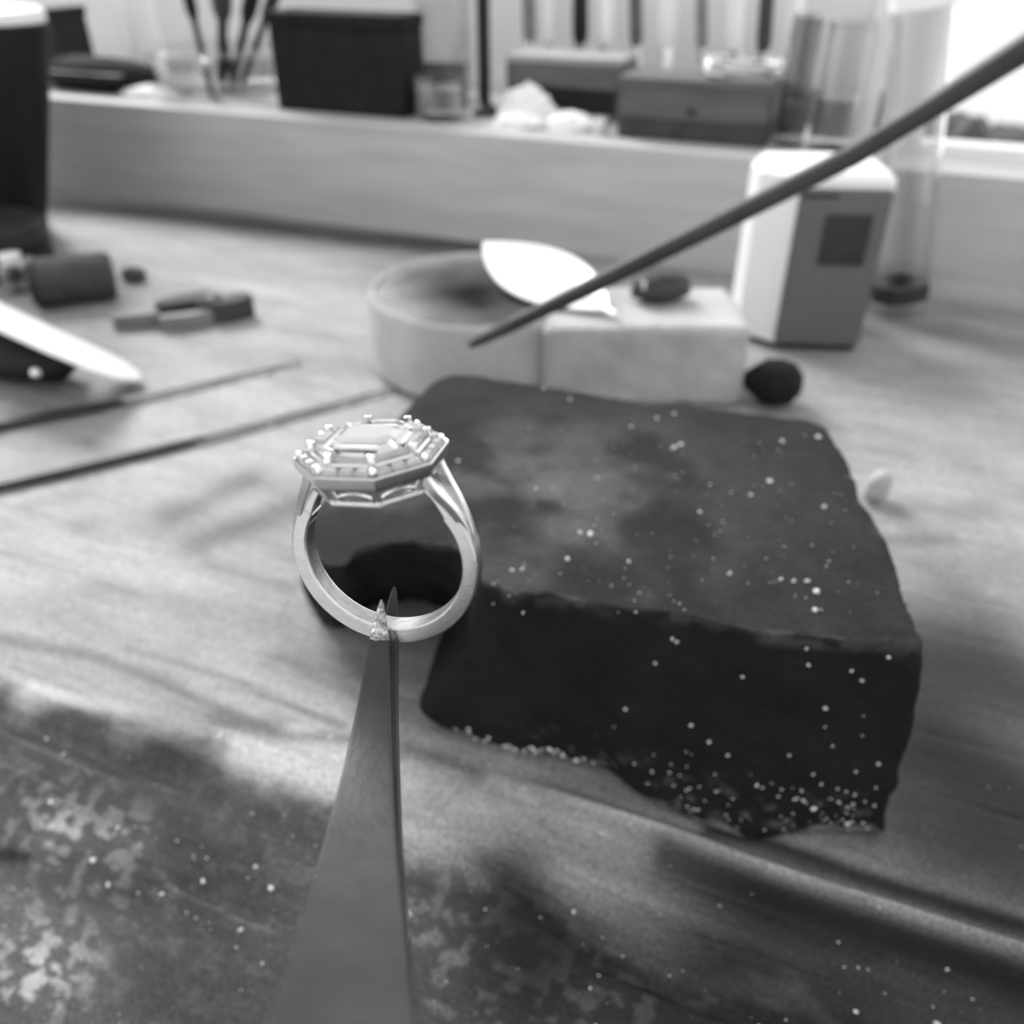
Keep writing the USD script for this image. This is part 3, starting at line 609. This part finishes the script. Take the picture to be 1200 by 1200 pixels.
t.part('jaw', flat_limb([(250, 378), (270, 374), (288, 369), (297, 367)], [.003, .0055, .006, .003], .0005, .011), M['charcoal'], local=False)
t.part('pivot', lathe([(0, 0), (.0045, 0), (.0045, .0115), (.003, .0125), (0, .0125)], 24) .apply_translation(G(255, 373) - t.o), M['dark_steel'])
t.part('joint', flat_limb([(236, 374), (255, 373), (272, 373)], [.004, .0052, .004], .0008, .0100), M['charcoal'], local=False)
t.part('handle', flat_limb([(135, 385), (165, 382), (190, 379)], [.0025, .003, .003], .0005, .007), M['grey'], local=False)
t.part('handle', flat_limb([(190, 386), (220, 383), (254, 377)], [.0025, .003, .003], .0005, .007), M['grey'], local=False)

# black rubber bulb and white chip near the block's right end
c0 = onb(905, 473)
bulb = Thing('rubber_bulb', 'small black rubber bulb on the bench behind the block', 'bulb', c0, -15)
bulb.part('body', moved(turned(lathe([(0, 0), (.004, .0004), (.0085, .004), (.0100, .010), (.0095, .016), (.0060, .021), (.0035, .024), (.0033, .030), (0, .030)], 32), (0, 1, 0), -90), [.011, 0, .0102]), M['black_matt'])
bulb.part('nozzle', tube([(-.018, 0, .0102), (-.021, 0, .0100), (-.024, 0, .0096)], [.0030, .0026, .0018], 12), M['black'])
t = Thing('plaster_chip', 'small white plaster chip on the bench right of the dark block', 'chip', onb(1025, 585)); t.part('body', moved(turned(lump((.0055, .0035, .0065), 12, 2, .3), (0, 0, 1), 30), [0, 0, .0058]), M['plaster'])

# upright pale plastic case with a dark window
pF, pE, pL = onb(897, 410), onb(1014, 414), onb(853, 394)
ax = (pE - pF) / np.linalg.norm(pE - pF); wB = .94 * np.linalg.norm(pE - pF); dB = .050; ang = math.degrees(math.atan2(ax[1], ax[0]))
hB = .0815
case = Thing('plastic_case', 'upright pale plastic case with a dark square window on its grey front', 'case', pF, ang)
plan = Polygon([(.004, .0025), (wB, .0025), (wB, dB), (-.008, dB), (-.0145, .030), (-.0125, .0155)]).buffer(-.003).buffer(.003, 6)
shell = prism(np.array(plan.exterior.coords)[:-1], .003, hB, .0025)
case.part('shell', shell, M['pale_plastic'])
case.part('front_panel', rbox(.0035, wB - .0012, -.0006, .006, .004, hB - .006, .0012), M['grey_plastic'])
case.part('window', rbox(wB * .36, wB * .82, -.0014, .002, hB * .52, hB * .80, .0006), M['dark_steel'], label='dark square window')
case.part('base', prism(np.array(plan.buffer(-.0015).exterior.coords)[:-1], 0, .0032), M['black'])
case.part('slot', rbox(.004, wB * .45, -.0012, .001, hB * .885, hB * .905, .0003), M['dark_steel'])

# tall clear tube before the back board
c0 = onb(1051, 366) + EZ * .0008; kk = float((c0 - CAM) @ FW) / FPX; rT = 31 * kk
hT = T(1052, 14, st(c0)[1])[2]
tubeT = Thing('clear_tube', 'tall clear plastic tube leaning before the back board beside the plastic case', 'tube', c0 + EZ * rT * math.sin(math.radians(9)), rot=Rotation.from_rotvec(EV * math.radians(-9)).as_matrix())
tubeT.part('body', lathe([(0, 0), (rT * .9, 0), (rT, .003), (rT, hT * .97), (rT * .95, hT), (rT * .92, hT), (rT * .96, hT * .96), (rT * .96, .005), (0, .004)], 40), M['glass'], smooth=40)
tubeT.part('label_strip', lathe([(rT * 1.0, hT * .04), (rT * 1.012, hT * .04), (rT * 1.012, hT * .10), (rT, hT * .10), (rT, hT * .04)], 40), M['dark_steel'])
tubeT.part('cap', lathe([(rT * .2, hT + .001), (rT * 1.03, hT + .001), (rT * 1.05, hT + .014), (rT * .9, hT + .017), (0, hT + .017), (0, hT + .001)], 32), M['pale_plastic'])

# black cans at the left edge
c0 = onb(-22, 264); kk = float((c0 - CAM) @ FW) / FPX; rC = 95 * kk; hC = T(-22, 26, st(c0)[1])[2]
can = Thing('black_can', 'tall flaring black can with a white lid at the left edge', 'can', c0, BENCH_DEG)
def oval(p, n):
    m = lathe(p, n); v = np.array(m.vertices); v[:, 1] *= .46; m.vertices = v; return m
can.part('body', oval([(0, 0), (rC * .97, 0), (rC, .003), (rC * 1.80, hC - .004), (rC * 1.78, hC), (0, hC)], 64), M['black'])
can.part('lid', oval([(0, hC), (rC * 1.76, hC), (rC * 1.78, hC + .001), (rC * 1.78, hC + .006), (rC * 1.72, hC + .008), (0, hC + .009)], 56), M['white'], label='white lid')
can.part('rim', oval([(rC * .98, .002), (rC * 1.02, .003), (rC * 1.02, .007), (rC * .98, .008), (rC * .98, .002)], 56), M['black'])
c0 = onb(-8, 316); kk = float((c0 - CAM) @ FW) / FPX; rJ = 69 * kk; hJ = T(-8, 262, st(c0)[1])[2]
jar = Thing('black_jar', 'low black jar standing in front of the tall black can', 'jar', c0)
jar.part('body', lathe([(0, 0), (rJ * .95, 0), (rJ, .002), (rJ, hJ * .55), (rJ * .9, hJ * .6), (0, hJ * .6)], 48), M['black'])
jar.part('lid', lathe([(0, hJ * .6), (rJ * .97, hJ * .6), (rJ * .98, hJ * .63), (rJ * .98, hJ * .95), (rJ * .92, hJ), (0, hJ)], 48), M['dark_steel'])
for i, (x, y, r, lab) in enumerate(((24, 342, .0085, 'small glass bead jar left of the dark stub, under the black jar'), (57, 338, .006, 'tiny glass vial against the end of the dark stub'))):
    c0 = onb(x, y); t = Thing('glass_vial', lab, 'vial', c0, group='glass vials beside the dark stub')
    t.part('body', lathe([(0, 0), (r * .9, 0), (r, .001), (r, r * 1.6), (r * .7, r * 2.0), (r * .65, r * 2.0), (r * .92, r * 1.55), (r * .92, .0015), (0, .0012)], 28), M['glass'])
    t.part('stopper', lathe([(0, r * 1.9), (r * .62, r * 1.9), (r * .72, r * 2.5), (0, r * 2.6)], 24), M['white'])

# ================================================================== THINGS ON THE SHELF
def shelf_span(x0, x1, ytop, t):
    a, b = T(x0, 130, t), T(x1, 130, t); h = T((x0 + x1) / 2, ytop, t)[2] - SHELF_Z
    return st(a)[0], st(b)[0], h
def shelf_thing(name, label, cat, x0, x1, ytop, t, group=None):
    s0, s1, h = shelf_span(x0, x1, ytop, t); return Thing(name, label, cat, W((s0 + s1) / 2, t, SHELF_Z), BENCH_DEG, group=group), (s1 - s0), max(h, .004)
# black square box
t, w, h = shelf_thing('black_box', 'matt black square box standing on the shelf above the back board', 'box', 341, 487, 14, .556)
t.part('body', rbox(-w/2, w/2, -.014, .016, 0, h * .86, .0015), M['black_matt']); t.part('lid', rbox(-w/2 - .0008, w/2 + .0008, -.0148, .0168, h * .86, h, .0015), M['black_matt'])
# dark box and black pouch at left
t, w, h = shelf_thing('dark_tin', 'dark square tin on the shelf behind the black pouch', 'tin', 62, 106, 8, .600)
t.part('body', rbox(-w/2, w/2, -.014, .02, 0, h * .85, .0015), M['black']); t.part('lid', rbox(-w/2 - .001, w/2 + .001, -.015, .021, h * .85, h, .0015), M['black'])
t, w, h = shelf_thing('black_pouch', 'soft flat black pouch lying on the shelf at left', 'pouch', 60, 204, 58, .562)
m = lump((w / 2, .020, h * .62), 23, 4, .12); m.vertices[:, 2] = np.where(m.vertices[:, 2] < 0, m.vertices[:, 2] * .35, m.vertices[:, 2]); m.vertices[:, 2] -= m.vertices[:, 2].min()
t.part('body', m, M['black_matt'], smooth=True); t.part('flap', rbox(-w * .28, w * .30, -.021, -.012, h * .28, h * .5, .002), M['black'])
t, w, h = shelf_thing('white_tube', 'white cylindrical tube standing behind the black pouch', 'tube', 168, 200, -45, .605)
t.part('body', lathe([(0, 0), (w/2, 0), (w/2, h * .8), (w * .42, h * .84), (0, h * .84)], 32), M['white']); t.part('cap', lathe([(0, h * .84), (w * .3, h * .84), (w * .3, h), (0, h)], 24), M['pale_plastic'])
t, w, h = shelf_thing('folded_cloth', 'crumpled pale cloth on the shelf between pouch and glass jar', 'cloth', 150, 212, 98, .548)
m = lump((w / 2, .012, h * .8), 31, 4, .3, 3); m.vertices[:, 2] = np.abs(m.vertices[:, 2]); t.part('body', m, M['paper'], smooth=True)
# glass jars
def glass_jar(label, x0, x1, ytop, tt, mat_='glass', liner=None, group=None):
    t, w, h = shelf_thing('glass_jar', label, 'jar', x0, x1, ytop, tt, 'glass jars on the shelf'); r = w / 2
    t.part('body', lathe([(0, 0), (r * .92, 0), (r, .003), (r, h * .9), (r * .96, h), (r * .92, h), (r * .94, h * .9), (r * .94, .006), (0, .005)], 40), M[mat_], smooth=40)
    t.part('rim', lathe([(r * .90, h - .001), (r * 1.0, h - .001), (r * 1.03, h + .001), (r, h + .003), (r * .9, h + .003), (r * .9, h - .001)], 40), M['glass'])
    if liner: t.part('liner', lathe([(0, .007), (r * .9, .007), (r * .9, h * liner), (0, h * liner)], 32), M['grey'])
    return t, r, h
jt, jr, jh = glass_jar('glass jar of hand tools on the shelf left of the black square box', 207, 336, 58, .590)
def tool(label, base, x0, x1, y1, tt, r, mat_, name='hand_tool', cat='tool', knob=None):
    a = np.asarray(base, float); b = T(x1, y1, tt); t = Thing(name, label, cat, a, group='hand tools in the glass jar')
    d = (b - a); L = np.linalg.norm(d); d /= L
    t.part('shank', tube([a, a + d * L * .45], [r * .55, r * .55], 10), M['dark_steel'] if knob is None else M['polished'], local=False)
    t.part('handle', tube([a + d * L * .45, a + d * L * .52, a + d * L * .8, a + d * L], [r * .6, r, r * 1.05, r * .8], 12), M[mat_], local=False)
jc = jt.o
for i, (dx, x1, r, mt, lab) in enumerate(((-.012, 205, .0045, 'black', 'black handled tool leaning left out of the glass jar'), (-.003, 262, .0065, 'charcoal', 'thick dark handled tool upright in the middle of the glass jar'), (.004, 240, .0045, 'grey', 'grey handled tool leaning left behind the thick one in the glass jar'),
        (.010, 310, .0055, 'black', 'black handled tool leaning right out of the glass jar'), (.016, 345, .0045, 'dark_steel', 'thin steel tool at the right rim of the glass jar'))):
    tool(lab, jc + EU * dx + EV * (.004 * (i % 3 - 1)) + EZ * .0075, 0, x1, -70, .590 + .006 * (i % 3 - 1), r, mt)
t = Thing('ring_gauge', 'small steel ball gauge on the shelf before the glass tool jar', 'gauge', W(st(T(248, 110, .553))[0], .553, SHELF_Z), BENCH_DEG)
hz = T(248, 74, .553)[2] - SHELF_Z; t.part('stem', tube([(0, 0, 0), (0, 0, .002), (0, 0, .003), (0, 0, hz)], [.006, .006, .0018, .0015], 14), M['dark_steel']); t.part('ball', moved(trimesh.creation.icosphere(2, .0042), [0, 0, hz]), M['silver_bright'])
glass_jar('short glass jar with pale filling right of the black square box', 490, 546, 96, .556, 'glass', .85)
glass_jar('tall glass jar behind the short jar, right of the black square box', 492, 552, -50, .625, 'glass', .3)
# dark rod stand
t, w, h = shelf_thing('rod_stand', 'thin dark upright rod on a foot right of the short glass jar', 'stand', 556, 580, -60, .575)
t.part('rod', tube([(0, 0, .004), (0, 0, h)], [.0042, .0042], 14), M['black']); t.part('foot', lathe([(0, 0), (.0085, 0), (.0085, .004), (.004, .008), (0, .008)], 28), M['dark_steel'])
# crumpled foil, bowls and such
for i, (x0, x1, yt, tt, mt, lab) in enumerate(((588, 650, 103, .566, 'paper', 'upper white crumpled paper under the dark wooden tray'), (580, 640, 134, .548, 'paper', 'front crumpled white paper on the shelf edge'), (640, 700, 132, .552, 'pale_plastic', 'flattened pale plastic bag on the shelf edge'))):
    t, w, h = shelf_thing('crumpled_paper', lab, 'paper', x0, x1, yt, tt, 'crumpled papers on the shelf edge'); m = lump((w / 2, .010, h), 40 + i, 4, .35, 3); m.vertices[:, 2] = np.abs(m.vertices[:, 2]); t.part('body', m, M[mt], smooth=True)
t, w, h = shelf_thing('metal_cup', 'bright round polished cup at the corner of the dark wooden box', 'cup', 692, 716, 138, .545)
t.part('body', lathe([(0, 0), (w * .3, 0), (w * .5, h * .6), (w * .46, h), (w * .42, h), (w * .4, h * .6), (0, h * .2)], 28), M['polished']); t.part('foot', lathe([(0, -.0), (w * .34, 0), (w * .34, .0012), (0, .0012)], 24), M['polished'])
# dark wooden box and the tray behind
t, w, h = shelf_thing('wooden_box', 'dark wooden box with a pale lid edge on the shelf in the middle', 'box', 735, 908, 88, .560)
t.part('body', rbox(-w/2, w/2, -.020, .022, 0, h * .34, .001), M['charcoal']); t.part('drawer', rbox(-w/2 + .001, w/2 - .001, -.0206, .020, h * .34, h * .85, .001), M['wood_dark']); t.part('lid', rbox(-w/2 - .001, w/2 + .001, -.0212, .0225, h * .85, h, .001), M['wood_dark']); t.part('knob', moved(trimesh.creation.icosphere(2, .0022), [0, -.0222, h * .5]), M['dark_steel'])
t, w, h = shelf_thing('wooden_tray', 'low dark tray with open front left of the wooden box', 'tray', 606, 735, 62, .602)
t.part('top', rbox(-w/2, w/2, -.02, .02, h * .88, h, .001), M['wood_pale']); t.part('back', rbox(-w/2, w/2, .016, .02, 0, h * .88, .001), M['wood_dark']); t.part('front_rail', rbox(-w/2, w/2, -.02, -.016, h * .5, h * .88, .001), M['wood_dark'])
for sx in (-1, 1): t.part('side', rbox(sx * w / 2 - (.004 if sx > 0 else 0), sx * w / 2 + (.004 if sx < 0 else 0), -.016, .016, 0, h * .88, .001), M['wood_dark'])
# row of brushes and tools standing on box and tray
zt = SHELF_Z + h
rows = [(622, 618, .0050, 'grey', 'grey handled brush'), (645, 640, .0040, 'paper', 'white handled brush'), (681, 680, .0055, 'black', 'black handled brush'), (712, 712, .0062, 'white', 'thick white handled brush'),
        (748, 744, .0045, 'wood_dark', 'brown handled brush'), (783, 786, .0062, 'paper', 'broad pale handled brush'), (826, 822, .0040, 'grey', 'slim grey handled brush'), (866, 868, .0065, 'white', 'bright white handled brush'), (897, 903, .0050, 'charcoal', 'charcoal handled brush'), (930, 938, .0055, 'paper', 'pale handled brush at the right end')]
rack = Thing('brush_rack', 'low wooden rack that carries the row of upright brushes behind the boxes', 'rack', W(st(T(775, 100, .650))[0], .636, SHELF_Z), BENCH_DEG)
s0, s1, _ = shelf_span(605, 950, 60, .650); hr = T(775, 60, .650)[2] - SHELF_Z; wr = s1 - s0
rack.part('base', rbox(-wr/2, wr/2, -.012, .012, 0, hr * .55, .001), M['grey']); rack.part('ledge', rbox(-wr/2, wr/2, -.013, .013, hr * .55, hr * .62, .001), M['wood_pale'])
for x0, x1, r, mt, lab in rows:
    a = T(x0, 60, .650); a[2] = SHELF_Z + hr * .62; b = T(x1, -60, .650)
    t = Thing('brush', lab + ' standing in the rack on the shelf', 'brush', a, group='brushes in the shelf rack'); d = b - a; L = np.linalg.norm(d); d /= L
    t.part('ferrule', tube([a, a + d * L * .22], [r * .7, r * .75], 10), M['polished'], local=False)
    t.part('handle', tube([a + d * L * .22, a + d * L * .3, a + d * L * .7, a + d * L], [r * .75, r, r * .95, r * .6], 12), M[mt], local=False)
t, w, h = shelf_thing('tangled_wire', 'coil of pale wire lying on the wooden box', 'wire', 800, 930, 48, .560)
th = np.linspace(0, 2 * PI * 4, 120); zb = T(820, 88, .560)[2] - SHELF_Z
t.part('coil', tube(np.column_stack([.019 * np.cos(th) + .002 * np.sin(3.3 * th), .015 * np.sin(th), zb + .0022 + .0016 * (th / 6) + .0012 * np.sin(2.7 * th)]), .0013, 6), M['silver'])
t.part('tie', tube([(.019, -.003, zb + .001), (.024, 0, zb + .006), (.019, .003, zb + .010)], .0012, 6), M['paper'])
glass_jar('slim glass jar at the right end of the wooden box', 912, 948, 20, .556, 'glass_grey', .35)
glass_jar('wide glass jar with white filling behind the plastic case', 952, 1010, 30, .560, 'glass', .42)
t, w, h = shelf_thing('dropper_bottle', 'dark dropper bottle behind the clear leaning tube', 'bottle', 1014, 1050, 62, .580)
t.part('body', lathe([(0, 0), (w/2, 0), (w/2, h * .62), (w * .25, h * .74), (w * .25, h * .8), (0, h * .8)], 32), M['grey']); t.part('cap', lathe([(0, h * .8), (w * .3, h * .8), (w * .3, h * .95), (w * .12, h), (0, h)], 28), M['charcoal'])

# ================================================================== THE ROOM
def structure(name, mesh, material, label=None):
    p = numbered('/World', name); m = usdkit.mesh(stage, p, mesh, material, smooth=False); tag(m, label, None, None, 'structure'); return m
def bench_frame(m): m = m.copy(); R4 = np.eye(4); R4[:3, 0], R4[:3, 1] = EU, EV; m.apply_transform(R4); return m
TW, TN = .70, .572                                                         # the wall behind the shelf, and the window right of it
WX0 = st(T(1088, 60, TN))[0]
structure('wall_back', bench_frame(cat_(rbox(-2.6, WX0, TW, TW + .04, -.8, .15, .002), rbox(WX0 - .03, WX0, TN, TW + .001, -.8, .15, .002), rbox(WX0, 2.2, TN, TN + .045, -.8, .058, .002), rbox(1.7, 2.2, TN, TW + .15, .058, 1.35, .002))), M['wall'], 'pale back wall behind the shelf, kept low to let the sun over it, below and beside the wide window')
structure('floor', bench_frame(rbox(-2.6, 2.2, -1.6, TW + .15, -.82, -.78, .002)), M['grey'], 'grey workshop floor under the bench')
win = Thing('window_1', 'wide window with slim white frame right of the low back wall, with unseen panes added above it for the sun', None, W(0, TN + .02, 0), BENCH_DEG, kind='structure')
x1w = 1.7; yo = TW - TN - .01
for a, b, c, d in ((WX0, x1w, .058, .066), (WX0, x1w, 1.33, 1.35), (WX0, WX0 + .008, .066, 1.33), (x1w - .02, x1w, .066, 1.33), (.76, .78, .066, 1.33)):
    win.part('frame', rbox(a, b, 0, .02, c, d, .001), M['white'])
for a, b, c, d in ((-2.6, WX0 - .001, .15, .165), (-2.6, WX0 - .001, 1.33, 1.35), (-2.6, -2.58, .165, 1.33), (-1.0, -.98, .165, 1.33)):
    win.part('frame', rbox(a, b, yo, yo + .02, c, d, .001), M['white'])  # unseen window above the wall, added so the sun reaches the bench
for a, b, c, y in ((WX0 + .008, .76, .066, .008), (.78, x1w - .02, .066, .008), (-2.58, -1.0, .165, yo + .008), (-.98, WX0 - .001, .165, yo + .008)):
    win.part('pane', rbox(a, b, y, y + .003, c, 1.33, .0005), M['pane'])
structure('ground', bench_frame(rbox(-4, 4, TW + .2, 5, -1.0, -.95, .002)), M['hedge'], 'dark lawn outside the window')
for i, x in enumerate((1118, 1152, 1190, 1232, 1280)):
    c = T(x, 170 - 3 * (i % 2), 1.5 + .42 * i); r = .13 + .012 * i
    t = Thing('shrub', ['leftmost dark shrub outside the window', 'second dark shrub from the left outside the window', 'middle dark shrub outside the window by the frame edge', 'dark shrub outside the window beyond the frame edge', 'furthest right dark shrub outside the window'][i], 'shrub', [c[0], c[1], -.95], group='shrubs outside the window')
    t.part('foliage', moved(lump((r, r, r * 1.1), 70 + i, 4, .35, 3), [0, 0, .95 + c[2] - r * .9]), M['hedge'], smooth=True); t.part('stem', tube([(0, 0, 0), (.01, 0, .4), (0, 0, .95 + c[2] - r)], [.03, .025, .02], 10), M['charcoal'])
